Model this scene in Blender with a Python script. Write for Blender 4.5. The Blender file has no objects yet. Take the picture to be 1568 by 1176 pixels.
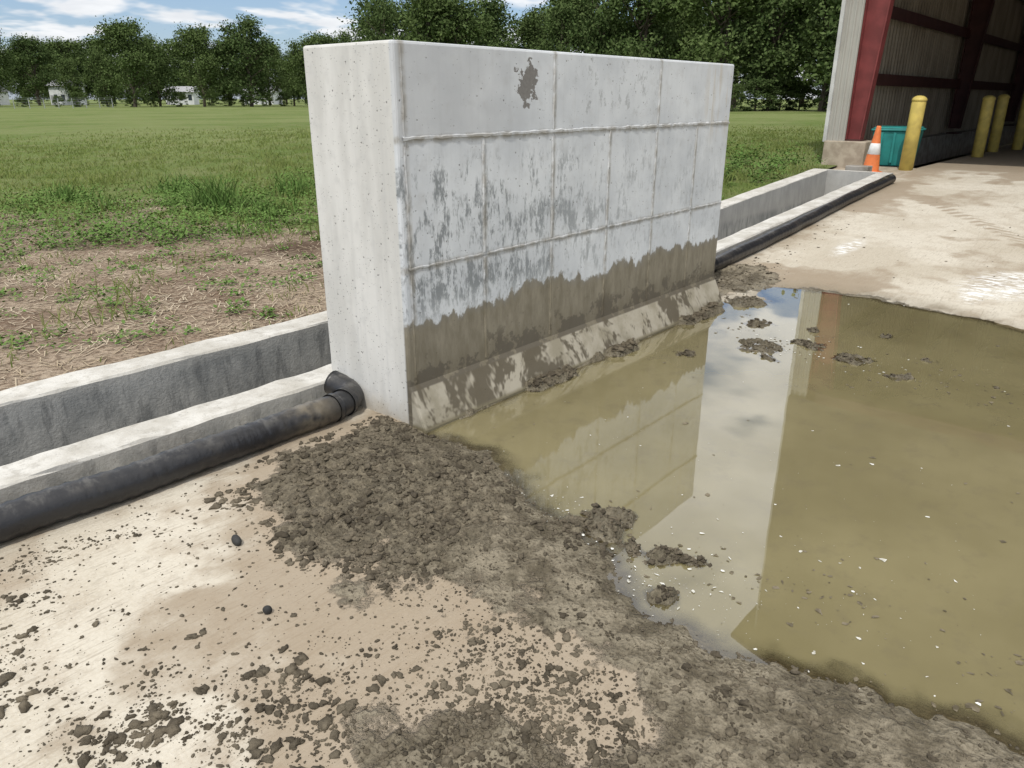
import bpy, bmesh, math, random
import numpy as np
from mathutils import Vector, Matrix
random.seed(7); rng=np.random.default_rng(7)
scene=bpy.context.scene
# World frame: x runs along the push wall / drain channel, y across it (towards the field), z up.
CAM=(-2.365,-2.711,1.6)

# ---------------------------------------------------------------- helpers
def link(o,parent=None):
    scene.collection.objects.link(o)
    if parent is not None: o.parent=parent
    return o
def empty(name,loc=(0,0,0)):
    o=bpy.data.objects.new(name,None); o.location=loc; return link(o)
def mesh_obj(name,verts,faces,mat=None,parent=None,smooth=False):
    me=bpy.data.meshes.new(name)
    me.from_pydata([tuple(v) for v in verts],[],[tuple(f) for f in faces]); me.update()
    if smooth: me.shade_smooth()
    o=bpy.data.objects.new(name,me)
    if mat: me.materials.append(mat)
    return link(o,parent)
def np_mesh(name,V,F,mats=(),parent=None,smooth=False,matidx=None):
    me=bpy.data.meshes.new(name); V=np.asarray(V,np.float32); F=np.asarray(F,np.int32)
    n,k=F.shape
    me.vertices.add(len(V)); me.vertices.foreach_set('co',V.ravel())
    me.loops.add(n*k); me.loops.foreach_set('vertex_index',F.ravel())
    me.polygons.add(n); me.polygons.foreach_set('loop_start',np.arange(0,n*k,k,dtype=np.int32))
    try: me.polygons.foreach_set('loop_total',np.full(n,k,np.int32))
    except Exception: pass
    if matidx is not None: me.polygons.foreach_set('material_index',np.asarray(matidx,np.int32))
    me.polygons.foreach_set('use_smooth',np.full(n,smooth,bool))
    me.update(calc_edges=True); me.validate()
    for m in mats: me.materials.append(m)
    o=bpy.data.objects.new(name,me)
    return link(o,parent)
def attr(o,name,arr):
    a=o.data.attributes.new(name,'FLOAT','POINT'); a.data.foreach_set('value',np.asarray(arr,np.float32).ravel())
def _h(ix,iy,seed):
    n=(ix.astype(np.int64)*374761393+iy.astype(np.int64)*668265263+seed*1442695)&0xffffffff
    n=((n^(n>>13))*1274126177)&0xffffffff
    n=(n^(n>>16))&0xffff
    return n/65535.0
def vnoise(x,y,seed=0):
    ix=np.floor(x);iy=np.floor(y);fx=x-ix;fy=y-iy
    fx=fx*fx*(3-2*fx);fy=fy*fy*(3-2*fy)
    a=_h(ix,iy,seed);b=_h(ix+1,iy,seed);c=_h(ix,iy+1,seed);d=_h(ix+1,iy+1,seed)
    return (a*(1-fx)+b*fx)*(1-fy)+(c*(1-fx)+d*fx)*fy
def fbm(x,y,f,o=4,seed=0,rough=.5):
    r=0;a=1;t=0
    for i in range(o):
        c,s_=math.cos(i*1.1+.4),math.sin(i*1.1+.4)
        r=r+a*vnoise((x*c-y*s_)*f+17*i,(x*s_+y*c)*f-9*i,seed+i*13);t+=a;a*=rough;f*=2.03
    return r/t
def sstep(a,b,x):
    t=np.clip((x-a)/(b-a),0,1); return t*t*(3-2*t)
def sdf(poly,X,Y):
    """signed distance, positive inside"""
    d=np.full(X.shape,1e9);ins=np.zeros(X.shape,bool);n=len(poly)
    for i in range(n):
        x1,y1=poly[i];x2,y2=poly[(i+1)%n];ex,ey=x2-x1,y2-y1
        t=np.clip(((X-x1)*ex+(Y-y1)*ey)/(ex*ex+ey*ey+1e-12),0,1)
        d=np.minimum(d,(X-x1-t*ex)**2+(Y-y1-t*ey)**2)
        c=((y1>Y)!=(y2>Y))&(X<(x2-x1)*(Y-y1)/((y2-y1) if y2!=y1 else 1e-12)+x1)
        ins^=c
    d=np.sqrt(d); return np.where(ins,d,-d)
def G(s): return 0.062*np.clip(np.asarray(s,float)-4.2,0,7.8)

class NT:
    def __init__(s,mat_or_world):
        s.t=mat_or_world.node_tree; s.t.nodes.clear()
    def n(s,typ,props=None,**ins):
        nd=s.t.nodes.new(typ)
        for k,v in (props or {}).items(): setattr(nd,k,v)
        for k,v in ins.items():
            key=int(k[1:]) if k[0]=='i' and k[1:].isdigit() else k.replace('_',' ')
            s.set(nd.inputs[key],v)
        return nd
    def set(s,sock,v):
        if isinstance(v,bpy.types.NodeSocket): s.t.links.new(v,sock)
        elif isinstance(v,bpy.types.Node): s.t.links.new(v.outputs[0],sock)
        else:
            if isinstance(v,(tuple,list)) and len(v)==3 and sock.type=='RGBA': v=(*v,1)
            sock.default_value=v
    def m(s,op,a,b=0.0,c=None,clamp=False):
        nd=s.t.nodes.new('ShaderNodeMath');nd.operation=op;nd.use_clamp=clamp
        s.set(nd.inputs[0],a);s.set(nd.inputs[1],b)
        if c is not None:s.set(nd.inputs[2],c)
        return nd.outputs[0]
    def mix(s,f,a,b,mode='MIX'):
        nd=s.t.nodes.new('ShaderNodeMix');nd.data_type='RGBA';nd.blend_type=mode
        s.set(nd.inputs[0],f);s.set(nd.inputs[6],a);s.set(nd.inputs[7],b)
        return nd.outputs[2]
    def step(s,x,a,b):
        nd=s.t.nodes.new('ShaderNodeMapRange');nd.interpolation_type='SMOOTHSTEP'
        s.set(nd.inputs[0],x)
        if isinstance(a,(int,float)) and isinstance(b,(int,float)) and a>b:
            nd.inputs[1].default_value=b;nd.inputs[2].default_value=a;nd.inputs[3].default_value=1;nd.inputs[4].default_value=0
        else: s.set(nd.inputs[1],a);s.set(nd.inputs[2],b)
        return nd.outputs[0]
    def coord(s,scale=(1,1,1),kind='Object',loc=(0,0,0)):
        tc=s.t.nodes.new('ShaderNodeTexCoord');mp=s.t.nodes.new('ShaderNodeMapping')
        s.t.links.new(tc.outputs[kind],mp.inputs[0]);mp.inputs['Scale'].default_value=scale;mp.inputs['Location'].default_value=loc
        return mp.outputs[0]
    def noise(s,vec,scale,detail=4,rough=.55,dist=0):
        nd=s.t.nodes.new('ShaderNodeTexNoise');s.set(nd.inputs['Vector'],vec)
        nd.inputs['Scale'].default_value=scale;nd.inputs['Detail'].default_value=min(detail,4)
        nd.inputs['Roughness'].default_value=rough;nd.inputs['Distortion'].default_value=dist
        return nd.outputs[0]
    def vor(s,vec,scale,feature='F1',rand=1):
        nd=s.t.nodes.new('ShaderNodeTexVoronoi');nd.feature=feature;s.set(nd.inputs['Vector'],vec)
        nd.inputs['Scale'].default_value=scale;nd.inputs['Randomness'].default_value=rand
        return nd
    def attr(s,name):
        nd=s.t.nodes.new('ShaderNodeAttribute');nd.attribute_name=name;return nd.outputs['Fac']
    def bump(s,h,strength=.4,dist=.01,normal=None):
        nd=s.t.nodes.new('ShaderNodeBump');s.set(nd.inputs['Height'],h);nd.inputs['Strength'].default_value=strength
        nd.inputs['Distance'].default_value=dist
        if normal is not None:s.set(nd.inputs['Normal'],normal)
        return nd.outputs[0]
    def out(s,shader): 
        o=s.t.nodes.new('ShaderNodeOutputMaterial');s.set(o.inputs[0],shader)
    def pbr(s,color,rough=.8,normal=None,spec=.3,metal=0,coat=0):
        p=s.t.nodes.new('ShaderNodeBsdfPrincipled');s.set(p.inputs['Base Color'],color);s.set(p.inputs['Roughness'],rough)
        s.set(p.inputs['Specular IOR Level'],spec);s.set(p.inputs['Metallic'],metal)
        if normal is not None:s.set(p.inputs['Normal'],normal)
        s.out(p);return p
def newmat(name):
    m=bpy.data.materials.new(name);m.use_nodes=True;return m,NT(m)
def simple(name,c1,c2,scale=8,rough=.6,bumps=0,bscale=60,spec=.3,metal=0,stretch=(1,1,1)):
    m,t=newmat(name);co=t.coord(stretch)
    col=t.mix(t.step(t.noise(co,scale,4),.35,.65),c1,c2)
    t.pbr(col,rough,t.bump(t.noise(t.coord(),bscale,3),bumps,.004) if bumps else None,spec,metal);return m

# ---------------------------------------------------------------- materials
def mat_slab():
    m,t=newmat('slab_concrete_mud'); co=t.coord()
    mid=t.noise(co,5,4,.65); fine=t.noise(co,90,2)
    n26=t.noise(co,24,4,.72)
    brush=t.noise(t.coord((9,85,20)),1.0,3,.6)
    big=t.attr('big')
    c=t.mix(t.step(big,.35,.65),(.535,.490,.405),(.43,.38,.295))
    c=t.mix(t.m('MULTIPLY',t.step(mid,.45,.70),.55),c,(.385,.325,.245))
    c=t.mix(t.m('MULTIPLY',t.step(n26,.50,.66),.40),c,(.35,.305,.24))
    c=t.mix(t.m('MULTIPLY',t.step(fine,.35,.7),.30),c,(.62,.585,.51))
    c=t.mix(t.m('MULTIPLY',t.step(brush,.54,.68),.50),c,(.31,.27,.21))
    st=t.m('ADD',t.attr('soil_shade'),t.m('MULTIPLY',t.m('SUBTRACT',mid,.5),.9))
    c=t.mix(t.m('MULTIPLY',t.step(st,.25,.85),.75),c,(.255,.195,.13))
    wh=t.m('MULTIPLY',t.attr('white'),t.step(t.noise(t.coord((3,1,1)),9,4,.7),.45,.58))
    c=t.mix(wh,c,(.74,.74,.72))
    mudc=t.mix(t.step(t.m('ADD',t.m('MULTIPLY',mid,.6),t.m('MULTIPLY',n26,.4)),.40,.60),(.090,.074,.048),(.25,.215,.155))
    cl=t.mix(t.step(n26,.32,.7),(.070,.058,.038),(.195,.165,.115))
    mudc=t.mix(t.step(t.attr('clod'),.2,.9),mudc,cl)
    md=t.m('ADD',t.attr('mud'),t.m('MULTIPLY',t.m('SUBTRACT',n26,.5),1.1))
    md=t.m('ADD',md,t.m('MULTIPLY',t.m('SUBTRACT',mid,.5),.9))
    mf=t.step(md,.30,.66)
    c=t.mix(mf,c,mudc)
    wet=t.attr('wet')
    c=t.mix(t.m('MULTIPLY',wet,.35),c,(.10,.088,.055))
    r=t.m('SUBTRACT',.88,t.m('MULTIPLY',wet,t.m('MULTIPLY',t.step(mid,.4,.6),.62)))
    h=t.m('ADD',t.m('MULTIPLY',brush,.30),t.m('MULTIPLY',fine,.12))
    h2=t.m('MULTIPLY',t.m('ADD',t.m('MULTIPLY',n26,1.3),t.m('MULTIPLY',t.vor(co,70).outputs['Distance'],.55)),mf)
    t.pbr(c,r,t.bump(t.m('ADD',h,h2),1.0,.015),.38); return m
def mat_mudclod():
    m,t=newmat('mud_dry'); co=t.coord()
    c=t.mix(t.step(t.noise(co,9,4,.7),.35,.68),(.058,.047,.031),(.160,.134,.094))
    t.pbr(c,.8,t.bump(t.noise(co,130,3,.7),.8,.008),.3); return m
def mat_wall():
    m,t=newmat('push_wall_concrete'); co=t.coord()
    sx=t.n('ShaderNodeSeparateXYZ',i0=co); X,Y,Z=sx.outputs[0],sx.outputs[1],sx.outputs[2]
    front=t.step(Y,.03,.015)
    mot=t.noise(co,2.2,4,.6); mid=t.noise(co,11,4,.65); fine=t.noise(co,120,2,.6)
    cf=t.mix(t.step(mot,.35,.68),(.53,.555,.58),(.655,.68,.70))
    cl=t.mix(t.step(t.noise(t.coord((3,3,.8)),1.6,4,.6),.35,.65),(.54,.535,.51),(.65,.645,.62))
    c=t.mix(front,cl,cf)  # bluish sky shade painted into the front face, warmer sunlit tone elsewhere
    c=t.mix(t.m('MULTIPLY',t.step(mid,.5,.72),.30),c,(.42,.42,.41))
    vs=t.noise(t.coord((30,30,1.2)),1,3,.6)
    c=t.mix(t.m('MULTIPLY',t.step(vs,.5,.75),.20),c,(.40,.41,.41))
    tl=t.m('MULTIPLY',t.step(t.m('ADD',X,t.m('MULTIPLY',mot,.8)),1.4,.9),t.step(Z,1.38,1.46))
    c=t.mix(t.m('MULTIPLY',t.m('MULTIPLY',tl,front),.40),c,(.38,.385,.39))
    # smudged laitance: broken vertical dabs, heaviest in the first two form columns
    stv=t.noise(t.coord((24,1,7)),1,4,.85,.3)
    reg=t.noise(t.coord((3.2,1,2.6),loc=(.15,0,.3)),1.3,4,.7)
    band=t.m('MULTIPLY',t.step(Z,.42,.7),t.step(Z,1.40,1.22))
    fade=t.step(X,2.9,.3)
    th=t.m('ADD',t.m('MULTIPLY',stv,1.1),t.m('MULTIPLY',t.m('SUBTRACT',reg,.5),1.15))
    th=t.m('ADD',th,t.m('MULTIPLY',fade,.05))
    sm=t.step(th,.56,.76)
    sm=t.m('MULTIPLY',t.m('MULTIPLY',sm,band),t.m('ADD',t.m('MULTIPLY',fade,.55),.25))
    c=t.mix(t.m('MULTIPLY',sm,front),c,(.15,.165,.17))
    sm2=t.m('MULTIPLY',t.step(t.noise(t.coord((9,1,6)),1.3,4,.8),.54,.62),t.m('MULTIPLY',t.step(Z,1.47,1.52),t.m('MULTIPLY',t.step(X,1.2,1.5),t.step(X,2.4,2.1))))
    c=t.mix(t.m('MULTIPLY',t.m('MULTIPLY',sm2,front),.5),c,(.27,.28,.28))
    tan=t.m('MULTIPLY',t.step(X,2.85,3.1),t.step(t.noise(t.coord((9,1,1.4)),1.5,3),.45,.65))
    tan=t.m('MULTIPLY',tan,t.step(Z,1.2,1.5))
    c=t.mix(t.m('MULTIPLY',tan,.5),c,(.48,.42,.32))
    # darker brown along the form joints, centred slightly below and right of each
    dj=t.m('MINIMUM',t.m('ABSOLUTE',t.m('SUBTRACT',Z,1.420)),t.m('ABSOLUTE',t.m('SUBTRACT',Z,.819)))
    for xa in (.573,1.155,1.727,2.29,2.85):
        dx_=t.m('ABSOLUTE',t.m('SUBTRACT',X,xa+.006))
        if xa not in (1.155,2.29): dx_=t.m('ADD',dx_,t.step(Z,1.42,1.43))
        dj=t.m('MINIMUM',dj,dx_)
    dj=t.m('MINIMUM',dj,t.m('ABSOLUTE',t.m('SUBTRACT',X,.05)))
    jd=t.m('MULTIPLY',t.step(dj,.030,.004),t.m('ADD',t.m('MULTIPLY',t.step(mid,.40,.58),.45),.28))
    c=t.mix(t.m('MULTIPLY',jd,front),c,(.28,.26,.22))
    dv=t.n('ShaderNodeVectorMath',{'operation':'DISTANCE'},i0=t.n('ShaderNodeCombineXYZ',X=t.m('MULTIPLY',X,1.1),Y=0.0,Z=Z),i1=(.93*1.1,0,1.67))
    pd=t.m('ADD',dv.outputs['Value'],t.m('MULTIPLY',t.m('SUBTRACT',t.noise(co,13,4,.65),.5),.42))
    patch=t.m('MULTIPLY',t.step(pd,.092,.084),front)
    c=t.mix(patch,c,t.mix(t.noise(co,60,3),(.13,.125,.115),(.26,.25,.24)))
    v=t.vor(co,30); rc=t.n('ShaderNodeSeparateColor',i0=v.outputs['Color'])
    pit=t.m('MULTIPLY',t.step(v.outputs['Distance'],.17,.10),t.m('GREATER_THAN',rc.outputs[0],.80))
    v2=t.vor(co,75); rc2=t.n('ShaderNodeSeparateColor',i0=v2.outputs['Color'])
    pit2=t.m('MULTIPLY',t.step(v2.outputs['Distance'],.2,.12),t.m('GREATER_THAN',rc2.outputs[0],.86))
    pit=t.m('MAXIMUM',pit,pit2)
    c=t.mix(t.m('MULTIPLY',pit,.75),c,(.16,.16,.15))
    # wet stain along the bottom
    drip=t.noise(t.coord((13,1,1.2)),1,4,.6); low=t.noise(t.coord((1,0,0)),1.5,3)
    dm=t.step(t.noise(t.coord((2.2,0,0),loc=(3,0,0)),1.5,2),.40,.70)
    edge=t.m('ADD',t.m('ADD',.35,t.m('MULTIPLY',low,.40)),t.m('MULTIPLY',t.m('MULTIPLY',t.m('SUBTRACT',drip,.4),.30),dm))
    edge=t.m('ADD',edge,t.m('MULTIPLY',t.m('SUBTRACT',t.noise(t.coord((6,1,4)),1.4,4,.7),.5),.20))
    dz=t.m('SUBTRACT',edge,Z)
    wet=t.m('MULTIPLY',t.step(dz,-.012,.014),front)
    wc=t.mix(t.step(t.noise(t.coord((10,1,3)),1.4,4,.7),.3,.7),(.150,.128,.084),(.240,.212,.155))
    wc=t.mix(t.m('MULTIPLY',t.step(Z,.42,.22),.6),wc,(.120,.098,.058))
    blot=t.step(t.m('ADD',t.noise(t.coord((4,1,4)),1.2,4,.75),t.m('MULTIPLY',t.step(Z,.42,.2),.14)),.56,.62)
    wc=t.mix(t.m('MULTIPLY',blot,t.m('MULTIPLY',t.step(Z,.48,.3),.8)),wc,(.075,.060,.038))
    rim=t.m('MULTIPLY',t.step(dz,.06,.0),.5)
    wc=t.mix(rim,wc,(.19,.18,.155))
    c=t.mix(t.m('MULTIPLY',wet,.95),c,wc)
    toe=t.step(Y,-.006,-.012)
    toe=t.m('MULTIPLY',toe,t.step(Z,.205,.195))
    tc=t.mix(t.step(t.noise(co,7,4),.4,.65),(.36,.33,.265),(.26,.235,.175))
    mudn=t.noise(t.coord((3.0,1.5,2.2)),1.1,4,.80,.3)
    tc=t.mix(t.m('MULTIPLY',t.step(mudn,.48,.56),.92),tc,(.095,.08,.055))
    tc=t.mix(t.step(Z,.035,.01),tc,(.16,.14,.09))
    c=t.mix(toe,c,tc)
    sd=t.m('MULTIPLY',t.m('SUBTRACT',1.0,front),t.step(t.m('ADD',Z,t.m('MULTIPLY',mid,.2)),.26,.06))
    c=t.mix(t.m('MULTIPLY',sd,.7),c,(.33,.28,.2))
    h=t.m('SUBTRACT',t.m('ADD',t.m('MULTIPLY',mid,.35),t.m('MULTIPLY',fine,.15)),t.m('ADD',pit,t.m('MULTIPLY',patch,1.0)))
    r=t.m('SUBTRACT',.85,t.m('MULTIPLY',wet,.25))
    t.pbr(c,r,t.bump(h,.55,.006),.3); return m
def mat_trench():
    m,t=newmat('channel_concrete'); co=t.coord()
    sx=t.n('ShaderNodeSeparateXYZ',i0=co); Z=sx.outputs[2]
    g=t.n('ShaderNodeNewGeometry'); nz=t.n('ShaderNodeSeparateXYZ',i0=g.outputs['Normal']).outputs[2]
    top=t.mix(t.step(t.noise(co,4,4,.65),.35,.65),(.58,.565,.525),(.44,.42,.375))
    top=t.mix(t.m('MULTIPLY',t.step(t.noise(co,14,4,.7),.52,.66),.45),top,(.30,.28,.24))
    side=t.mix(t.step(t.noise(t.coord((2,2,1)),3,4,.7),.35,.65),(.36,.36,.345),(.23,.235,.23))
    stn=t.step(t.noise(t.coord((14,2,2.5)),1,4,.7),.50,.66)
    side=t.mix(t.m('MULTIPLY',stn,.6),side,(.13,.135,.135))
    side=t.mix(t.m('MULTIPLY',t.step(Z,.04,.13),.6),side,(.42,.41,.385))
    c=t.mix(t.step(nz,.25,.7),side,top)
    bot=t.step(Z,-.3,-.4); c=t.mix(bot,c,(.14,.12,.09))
    v=t.vor(co,55); rc=t.n('ShaderNodeSeparateColor',i0=v.outputs['Color'])
    pit=t.m('MULTIPLY',t.step(v.outputs['Distance'],.2,.12),t.m('GREATER_THAN',rc.outputs[0],.85))
    c=t.mix(t.m('MULTIPLY',pit,.6),c,(.13,.13,.12))
    t.pbr(c,.88,t.bump(t.m('ADD',t.noise(co,60,3,.65),t.m('MULTIPLY',t.noise(co,8,3),1.5)),.5,.008),.25); return m
def mat_field():
    m,t=newmat('field_ground'); co=t.coord()
    a=t.noise(co,.12,4,.6);b=t.noise(co,1.3,4,.65);f=t.noise(co,22,4,.7)
    gr=t.mix(t.step(a,.38,.62),(.110,.155,.038),(.165,.200,.070))
    gr=t.mix(t.m('MULTIPLY',t.step(b,.42,.66),.55),gr,(.20,.20,.095))
    gr=t.mix(t.m('MULTIPLY',t.step(f,.45,.7),.5),gr,(.075,.11,.028))
    di=t.mix(t.step(b,.38,.62),(.185,.128,.088),(.36,.285,.21))
    di=t.mix(t.m('MULTIPLY',t.step(f,.45,.60),.8),di,(.105,.070,.047))
    di=t.mix(t.m('MULTIPLY',t.step(t.noise(t.coord((6,30,1)),3,4,.8),.52,.62),.65),di,(.50,.43,.33))
    di=t.mix(t.attr('dark'),di,(.085,.055,.037))
    k=t.step(t.m('ADD',t.attr('dirt'),t.m('MULTIPLY',t.m('SUBTRACT',t.noise(co,3.5,4,.7),.5),1.3)),.35,.60)
    c=t.mix(k,gr,di)
    t.pbr(c,.95,t.bump(t.m('ADD',f,t.m('MULTIPLY',b,1.5)),.8,.06),.1); return m
def mat_leaf(name,c1,c2,c3,trans=.35,scale=.5):
    m,t=newmat(name); co=t.coord()
    g=t.n('ShaderNodeNewGeometry'); oi=t.n('ShaderNodeObjectInfo')
    rnd=g.outputs['Random Per Island']
    c=t.mix(t.m('MULTIPLY',rnd,.6),t.mix(oi.outputs['Random'],c1,c2),c3)
    if trans:
        c=t.mix(t.m('MULTIPLY',t.step(t.noise(co,scale,2),.38,.62),.6),c,c2)
        d=t.n('ShaderNodeBsdfDiffuse',Color=c)
        tr=t.n('ShaderNodeBsdfTranslucent',Color=c)
        mx=t.n('ShaderNodeMixShader',i0=trans); t.set(mx.inputs[1],d); t.set(mx.inputs[2],tr)
        t.out(mx)
    else: t.out(t.n('ShaderNodeBsdfDiffuse',Color=c))
    return m
def mat_water():
    m,t=newmat('muddy_water'); co=t.coord()
    dep=t.attr('depth')
    n7=t.noise(co,6,4,.7)
    c=t.mix(t.step(t.noise(co,.9,4,.6),.35,.65),(.180,.155,.078),(.225,.195,.102))
    c=t.mix(t.m('MULTIPLY',t.step(n7,.50,.7),.35),c,(.148,.126,.076))
    dif=t.n('ShaderNodeBsdfDiffuse',Color=c)
    tr=t.n('ShaderNodeBsdfTransparent',Color=(.86,.82,.70,1))
    d2=t.m('ADD',dep,t.m('MULTIPLY',t.m('SUBTRACT',n7,.5),.4))
    a=t.n('ShaderNodeMixShader',i0=t.step(d2,-.05,.50)); t.set(a.inputs[1],tr);t.set(a.inputs[2],dif)
    nb=t.bump(t.noise(co,2.2,2),.03,.02)
    gl=t.n('ShaderNodeBsdfGlossy',Color=(1,1,1,1),Roughness=.012,Normal=nb)
    fr=t.n('ShaderNodeFresnel',IOR=1.60,Normal=nb)
    b=t.n('ShaderNodeMixShader',i0=t.m('MULTIPLY',fr,1.6,clamp=True)); t.set(b.inputs[1],a);t.set(b.inputs[2],gl)
    t.out(b); return m
def mat_hose():
    m,t=newmat('black_hose'); co=t.coord()
    d=t.step(t.noise(t.coord((3,3,3)),1.2,4,.7),.5,.72)
    c=t.mix(t.m('MULTIPLY',d,.40),(.018,.018,.02),(.09,.08,.065))
    up=t.n('ShaderNodeSeparateXYZ',i0=t.n('ShaderNodeNewGeometry').outputs['Normal']).outputs[2]
    c=t.mix(t.m('MULTIPLY',t.step(up,.5,1.0),t.m('MULTIPLY',t.step(t.noise(t.coord((12,9,9)),1,4,.7),.48,.66),.30)),c,(.22,.21,.19))
    c=t.mix(t.m('MULTIPLY',t.m('MULTIPLY',t.attr('dust'),t.step(t.noise(co,9,3),.3,.6)),.65),c,(.22,.185,.13))
    t.pbr(c,.36,t.bump(t.m('ADD',t.noise(t.coord((25,8,8)),1,3),t.m('MULTIPLY',t.noise(co,60,3),.4)),.5,.008),.5); return m

M_slab=mat_slab();M_clod=mat_mudclod();M_wall=mat_wall();M_tr=mat_trench();M_field=mat_field();M_water=mat_water();M_hose=mat_hose()
M_leafA=mat_leaf('tree_foliage',(.048,.080,.027),(.080,.118,.038),(.13,.165,.068),0)
M_weed=mat_leaf('weed_leaf',(.07,.14,.035),(.10,.18,.045),(.17,.24,.08),0,2)
M_grass=mat_leaf('grass_blade',(.12,.175,.042),(.17,.22,.06),(.30,.29,.14),.3,.7)
M_straw=simple('dry_straw',(.50,.43,.32),(.34,.27,.18),3,.9)
M_bark=simple('bark',(.07,.055,.04),(.13,.11,.085),3,.9)
M_red=simple('red_oxide_steel',(.21,.05,.048),(.155,.038,.036),4,.55)
M_darkred=simple('red_steel_shaded',(.070,.028,.025),(.05,.020,.018),4,.6)  # darker copy of the red steel, shed interior shade put into the colour
M_sheet=simple('ribbed_sheet',(.40,.39,.35),(.32,.305,.27),2,.5,0,30,.4,0,(1,1,.4))
M_sheetin=simple('ribbed_sheet_inside',(.27,.235,.18),(.19,.16,.12),2,.6,0,30,.3,0,(1,1,.4))
M_gable=simple('gable_sheet',(.090,.075,.058),(.065,.053,.042),2,.7)
M_trim=simple('light_trim',(.56,.56,.54),(.42,.42,.40),3,.5)
M_roof=simple('roof_sheet',(.16,.13,.11),(.11,.09,.08),2,.6)
M_yel=simple('yellow_paint',(.66,.52,.14),(.50,.39,.11),5,.5)
M_orange=simple('cone_orange',(.72,.20,.06),(.55,.15,.05),6,.5)
M_white=simple('white_reflective',(.75,.75,.74),(.6,.6,.58),6,.5)
M_teal=simple('teal_plastic',(.03,.26,.24),(.025,.19,.18),4,.45)
M_black=simple('black_rubber',(.02,.02,.02),(.04,.04,.038),6,.7)
M_pier=simple('pier_concrete',(.42,.36,.28),(.30,.25,.19),6,.9,.5,40)
M_blk=simple('old_concrete',(.33,.31,.28),(.22,.2,.17),6,.9,.5,40)
M_siding=simple('white_siding',(.70,.71,.72),(.6,.61,.62),1,.6)
M_shing=simple('gray_roofing',(.34,.34,.35),(.26,.26,.27),2,.8)
M_glass=simple('dark_glass',(.03,.04,.05),(.05,.06,.07),1,.15)
M_galv=simple('galvanized',(.38,.39,.40),(.28,.29,.30),3,.5)
M_foam=simple('foam',(.78,.78,.74),(.42,.40,.33),30,.6)
M_debris=simple('debris',(.08,.066,.04),(.19,.16,.11),30,.8)

# ---------------------------------------------------------------- slab sheet
PUD=[(-.02,-.03),(3.3,-.05),(3.6,-.02),(3.75,-.3),(3.95,-.12),(4.25,-.10),(4.39,-.44),(4.46,-.92),(4.35,-1.41),(4.18,-2.11),(4.1,-3.4),(4.0,-5.2),(3.0,-7.4),(.2,-7.0),(-.35,-5),
 (-.36,-3.3),(-.39,-2.76),(-.43,-2.6),(-.46,-2.35),(-.50,-2.16),(-.53,-2.03),(-.54,-1.86),(-.52,-1.68),(-.44,-1.5),(-.37,-1.33),(-.22,-.93),(.0,-.50)]
CLOD=[(-.02,.24),(-.40,.24),(-.66,.25),(-.97,.12),(-1.09,-.23),(-1.13,-.53),(-.95,-.80),(-.91,-1.03),(-.67,-1.19),(-.37,-1.22),(-.13,-.80),(.0,-.39),(-.06,-.08)]
THIN=[(-.95,-.72),(-1.05,-.92),(-.85,-1.28),(-.97,-1.42),(-.86,-1.63),(-.88,-1.79),(-.93,-1.93),(-1.1,-1.88),(-1.2,-1.62),(-1.5,-1.42),(-1.75,-1.5),(-1.9,-2.2),(-2.1,-3.2),(-1.4,-6),(-.2,-6),
 (-.15,-2.5),(-.12,-1.9),(.0,-1.6),(.05,-1.2),(.18,-.8),(.25,-.2),(.0,.2),(-.5,0)]
ISL=[(-.12,-1.30,.15),(-.22,-1.20,.09),(-.21,-1.47,.09),(-.17,-1.59,.115),(-.13,-1.71,.11),(-.07,-1.82,.09),(-.31,-1.40,.07),(-.38,-1.72,.06),(-.03,-1.5,.06),(.02,-1.9,.05),
 (2.5,-.80,.20),(2.75,-1.05,.15),(2.3,-.95,.11),(2.62,-1.38,.15),(2.2,-1.28,.07),(3.0,-.55,.16),(2.9,-1.75,.10),(3.55,-.22,.18),(2.65,-2.2,.08),(2.0,-.5,.08),(3.1,-.95,.10),(3.3,-1.4,.07),(2.8,-2.7,.07),(2.45,-1.7,.07)]
def masks(X,Y):
    w1=(fbm(X,Y,3.0,4,3)-.5)*.30; w2=(fbm(X,Y,9.0,4,5)-.5)*.16
    sp=sdf(PUD,X,Y)+w1*.55+w2*.9
    near_wall=(Y>-.35)&(X>-.1)&(X<3.45)
    sp=np.where(near_wall,np.maximum(sp,sdf(PUD,X,Y)),sp)
    sc=sdf(CLOD,X,Y)+w1*.9+w2*1.6
    st=sdf(THIN,X,Y)+w1*1.0+w2*1.9
    isl=np.full(X.shape,-1.0)
    for cx,cy,r in ISL:
        isl=np.maximum(isl,r-np.hypot(X-cx,(Y-cy))+w2*1.1+w1*.15)
    bank=.17-np.abs(Y+.10)-.10*fbm(X,Y*0,3,3,31)+w2*.5  # mud along the toe
    bank=np.where((X>.25)&(X<3.5),bank-.10*sstep(.48,.58,fbm(X,X*0,2.2,2,77)),-1)
    far=np.minimum(.60-np.hypot((X-4.15)*.8,(Y-.25)*1.3)+w2*1.5,1)
    return sp,sc,st,isl,bank,far
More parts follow.
